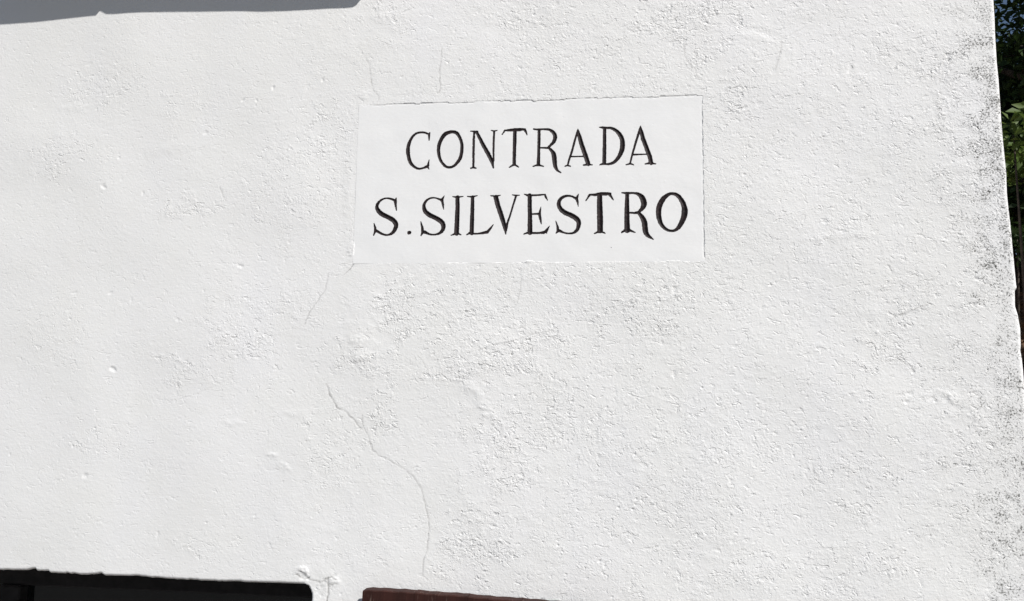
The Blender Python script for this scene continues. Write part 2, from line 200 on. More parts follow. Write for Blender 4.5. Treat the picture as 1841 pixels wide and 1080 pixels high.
def grid_faces(nr, nc):
    i = np.arange(nr * nc).reshape(nr, nc)
    return np.stack([i[:-1, :-1], i[:-1, 1:], i[1:, 1:], i[1:, :-1]], -1)

def compact(V, Fq, attrs):
    used = np.zeros(len(V), bool); used[Fq.ravel()] = True
    idx = np.cumsum(used) - 1
    return V[used], idx[Fq], {k: a[used] for k, a in attrs.items()}

class MB:
    """collects faces for one mesh object"""
    def __init__(s): s.v = []; s.f = []
    def box(s, x0, x1, y0, y1, z0, z1, b=0.0):
        n = len(s.v)
        if b <= 0:
            s.v += [(x0, y0, z0), (x1, y0, z0), (x1, y1, z0), (x0, y1, z0), (x0, y0, z1), (x1, y0, z1), (x1, y1, z1), (x0, y1, z1)]
            s.f += [tuple(n + k for k in q) for q in ((3, 2, 1, 0), (4, 5, 6, 7), (0, 1, 5, 4), (1, 2, 6, 5), (2, 3, 7, 6), (3, 0, 4, 7))]
            return s
        # chamfered box: 24 vertices
        X, Y, Z = (x0, x1), (y0, y1), (z0, z1)
        idx = {}
        for i in (0, 1):
            for j in (0, 1):
                for k in (0, 1):
                    sx, sy, sz = 1 - 2 * i, 1 - 2 * j, 1 - 2 * k
                    for a in range(3):
                        q = [X[i], Y[j], Z[k]]
                        for d, sg in enumerate((sx, sy, sz)):
                            if d != a: q[d] += sg * b
                        idx[i, j, k, a] = len(s.v); s.v.append(tuple(q))
        I = idx
        F = []
        for a in range(3):
            u, w = [d for d in range(3) if d != a]
            for e in (0, 1):
                loop = []
                for (p, q) in ((0, 0), (1, 0), (1, 1), (0, 1)):
                    c = [0, 0, 0]; c[a] = e; c[u] = p; c[w] = q
                    loop.append(I[c[0], c[1], c[2], a])
                F.append(loop)
            for (p, q) in ((0, 0), (1, 0), (1, 1), (0, 1)):      # edges along axis a
                c0 = [0, 0, 0]; c0[u] = p; c0[w] = q; c1 = list(c0); c1[a] = 1
                F.append([I[c0[0], c0[1], c0[2], u], I[c1[0], c1[1], c1[2], u], I[c1[0], c1[1], c1[2], w], I[c0[0], c0[1], c0[2], w]])
        for i in (0, 1):
            for j in (0, 1):
                for k in (0, 1):
                    F.append([I[i, j, k, 0], I[i, j, k, 1], I[i, j, k, 2]])
        s.f += [tuple(q) for q in F]
        return s
    def tube(s, pts, rad, n=8, cap=True):
        pts = [Vector(p) for p in pts]; base = len(s.v)
        for i, p in enumerate(pts):
            t = (pts[min(i + 1, len(pts) - 1)] - pts[max(i - 1, 0)]).normalized()
            a = t.cross(Vector((0.3, 0.9, 0.2))).normalized(); b = t.cross(a)
            for k in range(n):
                q = 2 * math.pi * k / n
                s.v.append(tuple(p + rad[i] * (math.cos(q) * a + math.sin(q) * b)))
        for i in range(len(pts) - 1):
            for k in range(n):
                a0 = base + i * n + k; a1 = base + i * n + (k + 1) % n
                s.f.append((a0, a1, a1 + n, a0 + n))
        if cap:
            s.f.append(tuple(base + k for k in range(n))[::-1])
            s.f.append(tuple(base + (len(pts) - 1) * n + k for k in range(n)))
        return s
    def mesh(s, name, mat, smooth=False):
        me = bpy.data.meshes.new(name)
        me.from_pydata(s.v, [], s.f)
        import bmesh
        bm = bmesh.new(); bm.from_mesh(me)
        bmesh.ops.recalc_face_normals(bm, faces=bm.faces)
        bm.to_mesh(me); bm.free()
        if smooth:
            me.polygons.foreach_set('use_smooth', np.ones(len(me.polygons), bool))
        if mat: me.materials.append(mat)
        me.update()
        return me
    def build(s, name, mat, parent=None, smooth=False):
        return link(bpy.data.objects.new(name, s.mesh(name, mat, smooth)), parent)

# ------------------------------------------------------------------ materials
def new_mat(name):
    m = bpy.data.materials.new(name); m.use_nodes = True
    nt = m.node_tree
    return m, nt, nt.nodes['Principled BSDF']

def nd(nt, typ, **kw):
    n = nt.nodes.new(typ)
    for k, v in kw.items():
        if k.startswith('i_'):
            key = k[2:].replace('_', ' ')
            n.inputs[key].default_value = v
        else:
            setattr(n, k, v)
    return n

def noise(nt, vec, scale, detail=3.0, rough=0.55, dist=0.0):
    n = nd(nt, 'ShaderNodeTexNoise')
    n.inputs['Scale'].default_value = scale
    n.inputs['Detail'].default_value = detail
    n.inputs['Roughness'].default_value = rough
    n.inputs['Distortion'].default_value = dist
    nt.links.new(vec, n.inputs['Vector'])
    return n.outputs['Fac']

def mapr(nt, val, a, b, c=0.0, d=1.0, smooth=True):
    n = nd(nt, 'ShaderNodeMapRange')
    if smooth: n.interpolation_type = 'SMOOTHSTEP'
    nt.links.new(val, n.inputs['Value'])
    for k, v in zip(('From Min', 'From Max', 'To Min', 'To Max'), (a, b, c, d)):
        n.inputs[k].default_value = v
    return n.outputs['Result']

def math_(nt, op, a, b=None):
    n = nd(nt, 'ShaderNodeMath', operation=op)
    for i, x in enumerate((a, b)):
        if x is None: continue
        if isinstance(x, (int, float)): n.inputs[i].default_value = x
        else: nt.links.new(x, n.inputs[i])
    return n.outputs[0]

def mixc(nt, fac, a, b):
    n = nd(nt, 'ShaderNodeMix', data_type='RGBA')
    if isinstance(fac, (int, float)): n.inputs['Factor'].default_value = fac
    else: nt.links.new(fac, n.inputs['Factor'])
    for key, x in (('A', a), ('B', b)):
        sock = [q for q in n.inputs if q.name == key and q.type == 'RGBA'][0]
        if isinstance(x, tuple): sock.default_value = (*x, 1)
        else: nt.links.new(x, sock)
    return [q for q in n.outputs if q.type == 'RGBA'][0]

def obj_coord(nt):
    return nd(nt, 'ShaderNodeTexCoord').outputs['Object']

def stretch(nt, vec, s):
    n = nd(nt, 'ShaderNodeMapping')
    n.inputs['Scale'].default_value = s
    nt.links.new(vec, n.inputs['Vector'])
    return n.outputs[0]

def bump(nt, bsdf, h, strength, dist):
    n = nd(nt, 'ShaderNodeBump')
    n.inputs['Strength'].default_value = strength
    n.inputs['Distance'].default_value = dist
    nt.links.new(h, n.inputs['Height'])
    nt.links.new(n.outputs[0], bsdf.inputs['Normal'])

def mat_plaster():
    m, nt, b = new_mat('limewashed_plaster')
    v = obj_coord(nt)
    t1 = mapr(nt, noise(nt, v, 2.2, 4), 0.35, 0.68)
    t2 = mapr(nt, noise(nt, v, 14, 4), 0.4, 0.7)
    c = mixc(nt, t1, (0.815, 0.812, 0.800), (0.835, 0.830, 0.828))
    c = mixc(nt, math_(nt, 'MULTIPLY', t2, 0.35), c, (0.80, 0.795, 0.775))
    t3 = mapr(nt, noise(nt, stretch(nt, v, (6, 6, 1.6)), 1.0, 4), 0.50, 0.75)
    c = mixc(nt, math_(nt, 'MULTIPLY', t3, 0.5), c, (0.800, 0.800, 0.812))
    # black mould specks towards the corner, density from the attribute
    g = nd(nt, 'ShaderNodeAttribute', attribute_name='grime').outputs['Fac']
    n1 = noise(nt, v, 265, 4.0, 0.7)
    n2 = noise(nt, v, 30, 2.0, 0.5)
    n3 = noise(nt, v, 9, 3.0, 0.5)
    thr = math_(nt, 'ADD', math_(nt, 'MULTIPLY', g, 0.34), math_(nt, 'MULTIPLY', math_(nt, 'SUBTRACT', n2, 0.5), 0.36))
    thr = math_(nt, 'ADD', thr, math_(nt, 'MULTIPLY', math_(nt, 'SUBTRACT', n3, 0.5), 0.18))
    s = math_(nt, 'ADD', n1, math_(nt, 'SUBTRACT', thr, 0.855))
    s = mapr(nt, s, 0.004, 0.034)
    s = math_(nt, 'MULTIPLY', s, mapr(nt, g, 0.03, 0.3))
    var = mapr(nt, noise(nt, v, 95, 2), 0.35, 0.65, 0.62, 1.0)
    c = mixc(nt, math_(nt, 'MULTIPLY', s, var), c, (0.09, 0.09, 0.083))
    pale = mapr(nt, math_(nt, 'ADD', noise(nt, v, 190, 3, 0.65), math_(nt, 'MULTIPLY', g, 0.10)), 0.62, 0.72)
    c = mixc(nt, math_(nt, 'MULTIPLY', math_(nt, 'MULTIPLY', pale, mapr(nt, g, 0.01, 0.5)), 0.18), c, (0.33, 0.325, 0.31))
    film = math_(nt, 'MULTIPLY', math_(nt, 'MULTIPLY', mapr(nt, n2, 0.4, 0.75), g), 0.10)
    c = mixc(nt, film, c, (0.36, 0.35, 0.33))
    k = nd(nt, 'ShaderNodeAttribute', attribute_name='crack').outputs['Fac']
    c = mixc(nt, k, c, (0.16, 0.15, 0.14))
    nt.links.new(c, b.inputs['Base Color'])
    b.inputs['Roughness'].default_value = 0.8
    b.inputs['Specular IOR Level'].default_value = 0.25
    rg = nd(nt, 'ShaderNodeAttribute', attribute_name='rough').outputs['Fac']
    crumb = noise(nt, v, 100, 3, 0.58, 0.4)
    crumb = math_(nt, 'ABSOLUTE', math_(nt, 'SUBTRACT', crumb, 0.5))
    sand = noise(nt, v, 330, 3, 0.65)
    h = math_(nt, 'ADD', math_(nt, 'MULTIPLY', crumb, 2.1), math_(nt, 'MULTIPLY', sand, 0.45))
    fl = noise(nt, stretch(nt, v, (56, 75, 82)), 1.0, 3, 0.58, 0.6)
    fl = mapr(nt, math_(nt, 'ADD', fl, math_(nt, 'MULTIPLY', rg, 0.026)), 0.60, 0.68)
    h = math_(nt, 'SUBTRACT', h, math_(nt, 'MULTIPLY', fl, 0.65))
    fl2 = noise(nt, stretch(nt, v, (150, 200, 210)), 1.0, 2, 0.6, 0.4)
    fl2 = mapr(nt, math_(nt, 'ADD', fl2, math_(nt, 'MULTIPLY', rg, 0.04)), 0.64, 0.70)
    h = math_(nt, 'SUBTRACT', h, math_(nt, 'MULTIPLY', fl2, 0.22))
    h = math_(nt, 'MULTIPLY', h, math_(nt, 'ADD', math_(nt, 'MULTIPLY', rg, 0.80), 0.08))
    h = math_(nt, 'ADD', h, math_(nt, 'MULTIPLY', noise(nt, stretch(nt, v, (50, 150, 330)), 1.0, 3, 0.6), 0.16))
    bump(nt, b, h, 1.0, 0.0011)
    return m

def mat_panel():
    m, nt, b = new_mat('painted_panel')
    v = obj_coord(nt)
    t1 = mapr(nt, noise(nt, v, 5, 4), 0.35, 0.68)
    c = mixc(nt, t1, (0.842, 0.842, 0.840), (0.862, 0.858, 0.852))
    sp = mapr(nt, noise(nt, v, 60, 2, 0.5), 0.80, 0.86)
    c = mixc(nt, math_(nt, 'MULTIPLY', sp, 0.5), c, (0.5, 0.5, 0.49))
    nt.links.new(c, b.inputs['Base Color'])
    b.inputs['Roughness'].default_value = 0.62
    b.inputs['Specular IOR Level'].default_value = 0.3
    h = math_(nt, 'ADD', noise(nt, stretch(nt, v, (28, 100, 300)), 1.0, 3, 0.6), math_(nt, 'MULTIPLY', noise(nt, v, 420, 2), 0.4))
    bump(nt, b, h, 0.20, 0.0004)
    return m

def mat_ink():
    m, nt, b = new_mat('brown_black_paint')
    v = obj_coord(nt)
    t = mapr(nt, noise(nt, v, 55, 4, 0.6), 0.35, 0.7)
    c = mixc(nt, t, (0.013, 0.0095, 0.0105), (0.026, 0.0165, 0.0175))
    w = mapr(nt, noise(nt, stretch(nt, v, (90, 90, 35)), 3.0, 4, 0.65), 0.62, 0.78)
    c = mixc(nt, math_(nt, 'MULTIPLY', w, 0.35), c, (0.06, 0.056, 0.053))
    nt.links.new(c, b.inputs['Base Color'])
    b.inputs['Roughness'].default_value = 0.6
    b.inputs['Specular IOR Level'].default_value = 0.2
    bump(nt, b, noise(nt, v, 380, 3), 0.4, 0.0006)
    return m

def mat_shutter():
    m, nt, b = new_mat('brown_shutter_paint')
    v = obj_coord(nt)
    t = mapr(nt, noise(nt, stretch(nt, v, (30, 30, 3)), 1.0, 5), 0.3, 0.7)
    c = mixc(nt, t, (0.025, 0.0092, 0.0072), (0.045, 0.0158, 0.0120))
    w = noise(nt, stretch(nt, v, (300, 60, 14)), 1.0, 4, 0.65)
    big = noise(nt, v, 11, 3)
    w = math_(nt, 'ADD', w, math_(nt, 'MULTIPLY', math_(nt, 'SUBTRACT', big, 0.5), 0.5))
    w = mapr(nt, w, 0.60, 0.72)
    c = mixc(nt, math_(nt, 'MULTIPLY', w, 0.6), c, (0.19, 0.14, 0.115))
    nt.links.new(c, b.inputs['Base Color'])
    b.inputs['Roughness'].default_value = 0.7
    b.inputs['Specular IOR Level'].default_value = 0.2
    bump(nt, b, noise(nt, stretch(nt, v, (220, 60, 8)), 1.0, 4), 0.4, 0.001)
    return m

def mat_plain(name, col, rough=0.7, var=0.3, scale=30, bmp=0.2, bd=0.002, spec=0.4):
    m, nt, b = new_mat(name)
    v = obj_coord(nt)
    t = mapr(nt, noise(nt, v, scale, 5), 0.3, 0.7)
    c = mixc(nt, t, tuple(q * (1 - var) for q in col), tuple(min(1, q * (1 + var)) for q in col))
    nt.links.new(c, b.inputs['Base Color'])
    b.inputs['Roughness'].default_value = rough
    b.inputs['Specular IOR Level'].default_value = spec
    bump(nt, b, noise(nt, v, scale * 3, 4), bmp, bd)
    return m

def mat_leaf(name, c0, c1):
    m, nt, b = new_mat(name)
    v = obj_coord(nt)
    t = mapr(nt, noise(nt, v, 3.5, 4), 0.3, 0.7)
    c = mixc(nt, t, c0, c1)
    nt.links.new(c, b.inputs['Base Color'])
    b.inputs['Roughness'].default_value = 0.55
    b.inputs['Specular IOR Level'].default_value = 0.25
    tr = nd(nt, 'ShaderNodeBsdfTranslucent')
    nt.links.new(c, tr.inputs['Color'])
    mx = nd(nt, 'ShaderNodeMixShader')
    mx.inputs[0].default_value = 0.3
    nt.links.new(b.outputs[0], mx.inputs[1]); nt.links.new(tr.outputs[0], mx.inputs[2])
    nt.links.new(mx.outputs[0], nt.nodes['Material Output'].inputs['Surface'])
    return m

def mat_glass():
    m, nt, b = new_mat('window_glass')
    b.inputs['Base Color'].default_value = (0.02, 0.022, 0.024, 1)
    b.inputs['Roughness'].default_value = 0.06
    b.inputs['Transmission Weight'].default_value = 0.6
    v = obj_coord(nt)
    bump(nt, b, noise(nt, v, 5, 2), 0.05, 0.003)
    return m

M = dict(plaster=mat_plaster(), panel=mat_panel(), ink=mat_ink(), shutter=mat_shutter(), glass=mat_glass(),
         frame=mat_plain('dark_window_paint', (0.016, 0.015, 0.016), 0.7, 0.25, 40, 0.2, 0.002, 0.15),
         stone=mat_plain('sill_stone', (0.30, 0.29, 0.27), 0.85, 0.2, 25, 0.4, 0.004),
         iron=mat_plain('old_iron', (0.05, 0.045, 0.042), 0.6, 0.4, 60, 0.4, 0.001),
         inner=mat_plain('inside_wall', (0.10, 0.09, 0.085), 0.9, 0.1, 8),
         roof=mat_plain('roof_clay', (0.30, 0.14, 0.09), 0.85, 0.25, 12),
         road=mat_plain('street_asphalt', (0.12, 0.118, 0.112), 0.9, 0.25, 22, 0.5, 0.006),
         soil=mat_plain('leaf_litter', (0.12, 0.072, 0.045), 0.95, 0.55, 14, 0.8, 0.03),
         bark=mat_plain('bark', (0.055, 0.042, 0.032), 0.9, 0.4, 18, 0.8, 0.02),
         leaf=mat_leaf('leaf_dark', (0.022, 0.046, 0.014), (0.050, 0.085, 0.024)),
         leaf2=mat_leaf('leaf_bright', (0.060, 0.110, 0.020), (0.110, 0.155, 0.035)),
         dry=mat_leaf('leaf_dry', (0.13, 0.068, 0.040), (0.21, 0.12, 0.065)))

# ------------------------------------------------------------------ ground
def ground_height(x, y):
    a = np.clip((y - 2.2) / 6.5, 0, 1); a = a * a * (3 - 2 * a)
    b = np.clip((x - 1.25) / 1.1, 0, 1); b = b * b * (3 - 2 * b)
    c = np.clip((y - 4.6) / 1.6, 0, 1)
    side = np.maximum(b, c)
    far = np.clip((y - 6) / 40, 0, 1)
    return (3.0 * a + 7.0 * far + 0.12 * np.sin(1.7 * x + 0.9 * y) * a) * side

def make_ground():
    s = np.r_[-400, -150, -60, -25, -12, np.linspace(-6, 14, 81), 20, 30, 60, 150, 400]
    t = np.r_[-400, -150, -60, -25, -12, np.linspace(-6, 16, 89), 22, 30, 45, 70, 150, 400]
    X, Y = np.meshgrid(s, t)
    Z = ground_height(X, Y) + rng.normal(0, 0.02, X.shape) * (Y > 2.3) * (X > 1.4)
    V = np.stack([X, Y, Z], -1).reshape(-1, 3)
    Fq = grid_faces(*X.shape)
    cy = (Y[:-1, :-1] + Y[1:, 1:]) / 2
    me = mesh_np('ground', V, Fq.reshape(-1, 4), M['soil'], True)
    o = link(bpy.data.objects.new('ground', me)); tag(o, 'brown leaf-littered earth bank rising behind the house corner', 'ground', kind='structure')
    # the street in front of the house, a sheet just above the ground
    mb = MB().box(-60, 60, -9.0, -0.45, -0.05, 0.006)
    o = mb.build('road', M['road']); tag(o, 'grey asphalt lane in front of the house', 'road', kind='structure')
make_ground()
# ------------------------------------------------------------------ the house wall, one relief sheet
def band(nz, nx, d, lo, hi, ax=1.0, az=1.0, seed=0):
    """band-passed noise, wavelengths lo..hi metres, stretched by ax, az; unit deviation"""
    r = np.random.default_rng(seed)
    n = r.normal(size=(nz, nx)).astype(np.float32)
    fz = np.fft.fftfreq(nz, d)[:, None] * az; fx = np.fft.rfftfreq(nx, d)[None, :] * ax
    f = np.sqrt(fx * fx + fz * fz) + 1e-9
    g = np.exp(-(np.log(f * math.sqrt(lo * hi)) / (0.5 * math.log(hi / lo) + 0.12)) ** 2)
    q = np.fft.irfft2(np.fft.rfft2(n) * g, s=(nz, nx))
    return ((q - q.mean()) / q.std()).astype(np.float32)

def smooth01(t):
    t = np.clip(t, 0, 1); return t * t * (3 - 2 * t)

D = 0.0019
XL, ZB, ZT = -1.38, 1.22, 2.78
EX, EZ = np.array([e[0] for e in EDGE]), np.array([e[1] for e in EDGE])
CR = 0.010
def edge_x(z): return np.interp(z, EZ, EX) + 0.0045
LX, LZ = np.array([e[0] for e in LINTEL]), np.array([e[1] for e in LINTEL])
JX, JZ = np.array([e[0] for e in JAMB])[::-1], np.array([e[1] for e in JAMB])[::-1]

def plaque_margin(x, z):
    """positive inside the plaque's rectangle; ragged plaster lip"""
    cx, cz = PLQ
    hw, hh = 0.375, PLQ_H / 2
    wob = 0.0006 * np.sin(61 * x + 1) + 0.0005 * np.sin(143 * z + 2) + 0.0004 * np.sin(233 * x)
    top = cz + hh - 0.0045 * np.exp(-((x - 0.014) / 0.0055) ** 4) - 0.0016 * smooth01((-0.02 - x) / 0.002) * (1 - smooth01((x + 0.375) / 0.06)) * 0 - 0.0012 * (np.sin(31 * x) > 0.55) + wob
    bot = cz - hh + 0.003 * np.exp(-((x - 0.008) / 0.008) ** 4) + wob + 0.0008 * (np.sin(47 * x) > 0.4)
    lft = cx - hw - 0.006 + 0.0 * z + wob + 0.006 * (z - cz + hh) / (2 * hh)
    rgt = cx + hw + wob
    return np.minimum(np.minimum(top - z, z - bot), np.minimum(x - lft, rgt - x)), top, bot, lft, rgt

def make_wall(parent):
    nx = int((0.978 - XL) / D); nz = int((ZT - ZB) / D)
    xf = XL + np.arange(nx) * D; zf = ZB + np.arange(nz) * D
    Xf, Zf = np.meshgrid(xf, zf)
    # ---- relief (metres, outward)
    low = band(nz, nx, D, 0.25, 0.6, seed=1)
    mid = band(nz, nx, D, 0.04, 0.12, 1.3, 1.0, seed=2)
    n3 = band(nz, nx, D, 0.014, 0.035, 1.2, 1.0, seed=3)
    n2 = band(nz, nx, D, 0.006, 0.018, 1.3, 1.0, seed=4)
    n1 = band(nz, nx, D, 0.0048, 0.008, 1.0, 1.0, seed=5)
    st = band(nz, nx, D, 0.010, 0.020, 0.22, 1.0, seed=6)
    st2 = band(nz, nx, D, 0.006, 0.012, 0.16, 1.0, seed=16)
    bl = band(nz, nx, D, 0.014, 0.026, 1.2, 1.0, seed=41)
    bl2 = band(nz, nx, D, 0.009, 0.016, 1.3, 1.0, seed=42)
    rd = band(nz, nx, D, 0.03, 0.06, 1.0, 1.0, seed=7)
    msk = band(nz, nx, D, 0.05, 0.16, 1.3, 1.0, seed=8)
    m2 = band(nz, nx, D, 0.018, 0.04, 1.3, 1.0, seed=9)
    wx = Xf + 0.012 * mid + 0.006 * m2; wz = Zf + 0.012 * msk - 0.006 * m2
    rough = 0.34 + 0.30 * smooth01((Xf + 0.3) / 0.4)
    rough = rough - 0.14 * smooth01((-0.45 - Xf) / 0.4) - 0.06 * smooth01((1.80 - Zf) / 0.2) * smooth01((-0.40 - Xf) / 0.15)
    for (x, z, rx, rz, a, s) in ROUGH:
        c, q = math.cos(R(a)), math.sin(R(a))
        u = ((wx - x) * c + (wz - z) * q) / rx; w = (-(wx - x) * q + (wz - z) * c) / rz
        e = 1 - smooth01((np.sqrt(u * u + w * w) - 0.55) / 0.75)
        rough = np.maximum(rough, 0.2 + s * e * (0.60 if x < -0.5 else 0.82))
    rough = np.clip(rough * (1 + 0.22 * np.clip(msk, -1.6, 1.8) + 0.18 * m2), 0.06, 1.9)
    mg0 = plaque_margin(Xf, Zf)[0]
    flat = smooth01((-mg0) / 0.14)
    h = (0.0006 * low + 0.00004 * mid) * flat
    h -= 0.015 * np.clip((-0.25 - Xf), 0, 2) ** 2
    h += 0.000028 * n3 * (0.3 + rough) + rough * (0.000045 * n2 + 0.000030 * n1)
    h += 0.00005 * (np.abs(bl) - 0.8) * rough + 0.00006 * (np.abs(bl2) - 0.8) * rough
    h += 0.00004 * st * (0.5 + 0.5 * np.clip(mid + 0.5, 0, 1.5)) + 0.000022 * st2
    # sharp little pits and crumbs where the render is rough
    h -= rough * 0.00030 * np.clip(n2 - 1.35, 0, 3)
    h += rough * 0.00016 * np.clip(-n2 - 1.3, 0, 3)
    h -= (0.15 + rough) * 0.00060 * np.clip(m2 * 0.5 + n2 - 2.25, 0, 2)
    # crinkled trowel ridges
    ridge = np.clip(1 - np.abs(rd) * 3.2, 0, 1) ** 2
    h += 0.00004 * ridge * np.clip(rough - 0.4, 0, 1.5) * np.clip(msk + 0.2, 0, 1)
    # plaster coats that stop at an edge: small steps
    step = smooth01((low * 0.6 + mid * 0.55 + m2 * 0.10 - 0.35) / 0.05)
    h += 0.00010 * step * smooth01((Xf + 0.7) / 0.3)
    # the thicker coat left of the rough field under the plaque
    px = -0.315 + 0.006 * m2 + 0.010 * np.sin((Zf - 1.7) * 20)
    h += 0.0003 * smooth01((px - Xf) / 0.015) * smooth01((Zf - 1.80) / 0.06) * (1 - smooth01((Zf - 2.03) / 0.03)) * smooth01((Xf + 0.55) / 0.2)
    for (x, z, rx, rz, a, hh) in LUMPS:
        i0, i1 = np.searchsorted(zf, (z - 3 * max(rx, rz), z + 3 * max(rx, rz))); j0, j1 = np.searchsorted(xf, (x - 3 * max(rx, rz), x + 3 * max(rx, rz)))
        if i1 <= i0 or j1 <= j0: continue
        sl = np.s_[i0:i1, j0:j1]
        c, q = math.cos(R(a)), math.sin(R(a))
        dx = Xf[sl] - x + 0.002 * n3[sl]; dz = Zf[sl] - z + 0.002 * m2[sl]
        u = (dx * c + dz * q) / rx; w = (-dx * q + dz * c) / rz
        h[sl] += 0.0006 * hh * np.exp(-(u * u + w * w) ** 1.3) * (1 + (0.25 if max(rx, rz) < 0.022 else 0.0) * n2[sl])
    # pits: the ones one can point at, then a scatter
    pl = list(PITS)
    r2 = np.random.default_rng(21)
    for k in range(2600):
        x = r2.uniform(XL, 0.975); z = r2.uniform(ZB, ZT)
        i, j = min(nz - 1, int((z - ZB) / D)), min(nx - 1, int((x - XL) / D))
        if r2.uniform() < 0.10 + 0.55 * rough[i, j]:
            pl.append((x, z, r2.uniform(0.0018, 0.0038), r2.uniform(0.12, 0.7) * (0.35 + 0.8 * rough[i, j])))
    crack = np.zeros_like(h)
    for q, (x, z, rr, dp) in enumerate(pl):
        s3 = 2.6 * rr
        i0, i1 = np.searchsorted(zf, (z - s3, z + s3)); j0, j1 = np.searchsorted(xf, (x - s3, x + s3))
        if i1 <= i0 or j1 <= j0: continue
        sl = np.s_[i0:i1, j0:j1]
        a = (q * 2.399) % 3.1416; c, s_ = math.cos(a), math.sin(a); el = 1 + 0.7 * ((q * 0.618) % 1)
        u = ((Xf[sl] - x) * c + (Zf[sl] - z) * s_) / (rr * el); w = (-(Xf[sl] - x) * s_ + (Zf[sl] - z) * c) / rr
        u = u + 0.45 * n3[sl] * 0.6; w = w + 0.45 * m2[sl] * 0.6
        d2 = u * u + w * w
        h[sl] += -0.0005 * dp * np.exp(-(d2 * 1.1) ** 1.6)
        if q < len(PITS): h[sl] += 0.00004 * dp * np.exp(-((np.sqrt(d2) - 1.5) * 2.2) ** 2)
    for (pts, wd, dp, dirt_shade) in CRACKS:
        pts = np.array(pts)
        lo = pts.min(0) - 0.012; hi = pts.max(0) + 0.012
        i0, i1 = np.searchsorted(zf, (lo[1], hi[1])); j0, j1 = np.searchsorted(xf, (lo[0], hi[0]))
        if i1 <= i0 or j1 <= j0: continue
        sl = np.s_[i0:i1, j0:j1]
        x = Xf[sl] + 0.0003 * n2[sl] + 0.0006 * m2[sl]; z = Zf[sl] + 0.0006 * n3[sl]
        best = np.full(x.shape, 9.0); tt = np.zeros(x.shape); L = len(pts) - 1
        for k in range(L):
            a, b = pts[k], pts[k + 1]; ab = b - a
            t = np.clip(((x - a[0]) * ab[0] + (z - a[1]) * ab[1]) / (ab @ ab), 0, 1)
            d = np.hypot(x - a[0] - t * ab[0], z - a[1] - t * ab[1])
            up = d < best; best = np.where(up, d, best); tt = np.where(up, (k + t) / L, tt)
        w = 0.001 * wd * (0.9 + 0.25 * n3[sl]) * (0.55 + 0.45 * np.clip(np.minimum(tt, 1 - tt) * 8, 0, 1))
        g = np.exp(-(best / np.maximum(w, 0.0005)) ** 2)
        h[sl] -= 0.00035 * dp * g
        if dirt_shade: crack[sl] = np.maximum(crack[sl], dirt_shade * 0.78 * np.exp(-(best / np.maximum(0.8 * w, 0.00115)) ** 2) * np.clip(0.85 + 0.25 * m2[sl], 0.3, 1))  # colour darkens cracks for soiling and for the shade a fine slit holds
    # around the plaque the render was smoothed by hand
    mg, top, bot, lft, rgt = plaque_margin(Xf, Zf)
    near = smooth01((mg + 0.020) / 0.018)
    h = h * (1 - 0.25 * near)
    # ---- mould density near the corner (m from the corner)
    dist = edge_x(Zf) - Xf
    wdt = 0.125 + 0.09 * smooth01((2.30 - Zf) / 0.5) + 0.03 * msk + 0.015 * np.sin(Zf * 9)
    grime = np.exp(-(np.clip(dist - 0.012, 0, 9) / wdt) ** 1.7)
    grime *= 0.90 + 0.08 * smooth01((Zf - 2.0) / 0.2) * (1 - smooth01((Zf - 2.50) / 0.15))
    # ---- grid with coarse surroundings
    xc = np.r_[np.linspace(-4.5, XL - 0.03, 90), XL - 0.015]
    zc0 = np.r_[np.linspace(0.0, ZB - 0.03, 46), ZB - 0.015]; zc1 = np.r_[ZT + 0.015, np.linspace(ZT + 0.03, 4.6, 60)]
    xs = np.r_[xc, xf]; zs = np.r_[zc0, zf, zc1]
    a, b = len(xc), len(zc0)
    fade = smooth01((Xf - XL) / 0.04) * smooth01((Zf - ZB) / 0.04) * smooth01((ZT - Zf) / 0.04)
    bulge = -0.015 * np.clip((-0.25 - xs), 0, 1.13) ** 2
    H = np.tile(bulge, (len(zs), 1)); G = np.zeros_like(H); K = np.zeros_like(H); RG = np.full(H.shape, 0.5); MG = np.full(H.shape, -1.0)
    hb = -0.015 * np.clip((-0.25 - Xf), 0, 2) ** 2
    H[b:b + nz, a:] = hb + (h - hb) * fade
    G[b:b + nz, a:] = grime; K[b:b + nz, a:] = crack; RG[b:b + nz, a:] = 0.5 + (rough - 0.5) * fade; MG[b:b + nz, a:] = mg
    G[:b, a:] = grime[0]; G[b + nz:, a:] = grime[-1]
    X, Z = np.meshgrid(xs, zs)
    X = X.astype(np.float64); Z = Z.astype(np.float64)
    # ragged outer corner
    ex = edge_x(zs)[:, None] - CR
    uend = xs[-1]
    X = X + (ex - uend) * smooth01((X - (uend - 0.22)) / 0.22)
    # snap to the edges of the plaque and of the window
    _, top, bot, lft, rgt = plaque_margin(X, Z)
    inx = (X > lft - D) & (X < rgt + D); inz = (Z > bot - D) & (Z < top + D)
    for tgt, ok, A in ((top, inx, Z), (bot, inx, Z), (lft, inz, X), (rgt, inz, X)):
        k = ok & (np.abs(A - tgt) < D * 0.5); A[k] = np.broadcast_to(tgt, A.shape)[k]
    jit = np.interp(X, np.arange(-5, 2, 0.008), np.random.default_rng(9).normal(0, 1, 875)) * np.interp(X, np.arange(-5, 2, 0.03), np.random.default_rng(10).uniform(0, 1, 234) ** 2)
    lin = np.interp(X, LX, LZ) - 0.0032 * np.clip(-0.25 - X, 0, 1.13) ** 2 + 0.0007 * jit
    jam = np.interp(Z, JZ, JX) + 0.0008 * np.sin(Z * 160)
    k = (np.abs(Z - lin) < D * 0.5) & (X < jam + D) & (X > XL); Z[k] = lin[k]
    k = (np.abs(X - jam) < D * 0.5) & (Z < lin + D) & (Z > ZB); X[k] = jam[k]
    mg, *_ = plaque_margin(X, Z)
    low_open = np.minimum(np.minimum(lin - Z, jam - X), np.minimum(Z - 0.55, X + 2.10))
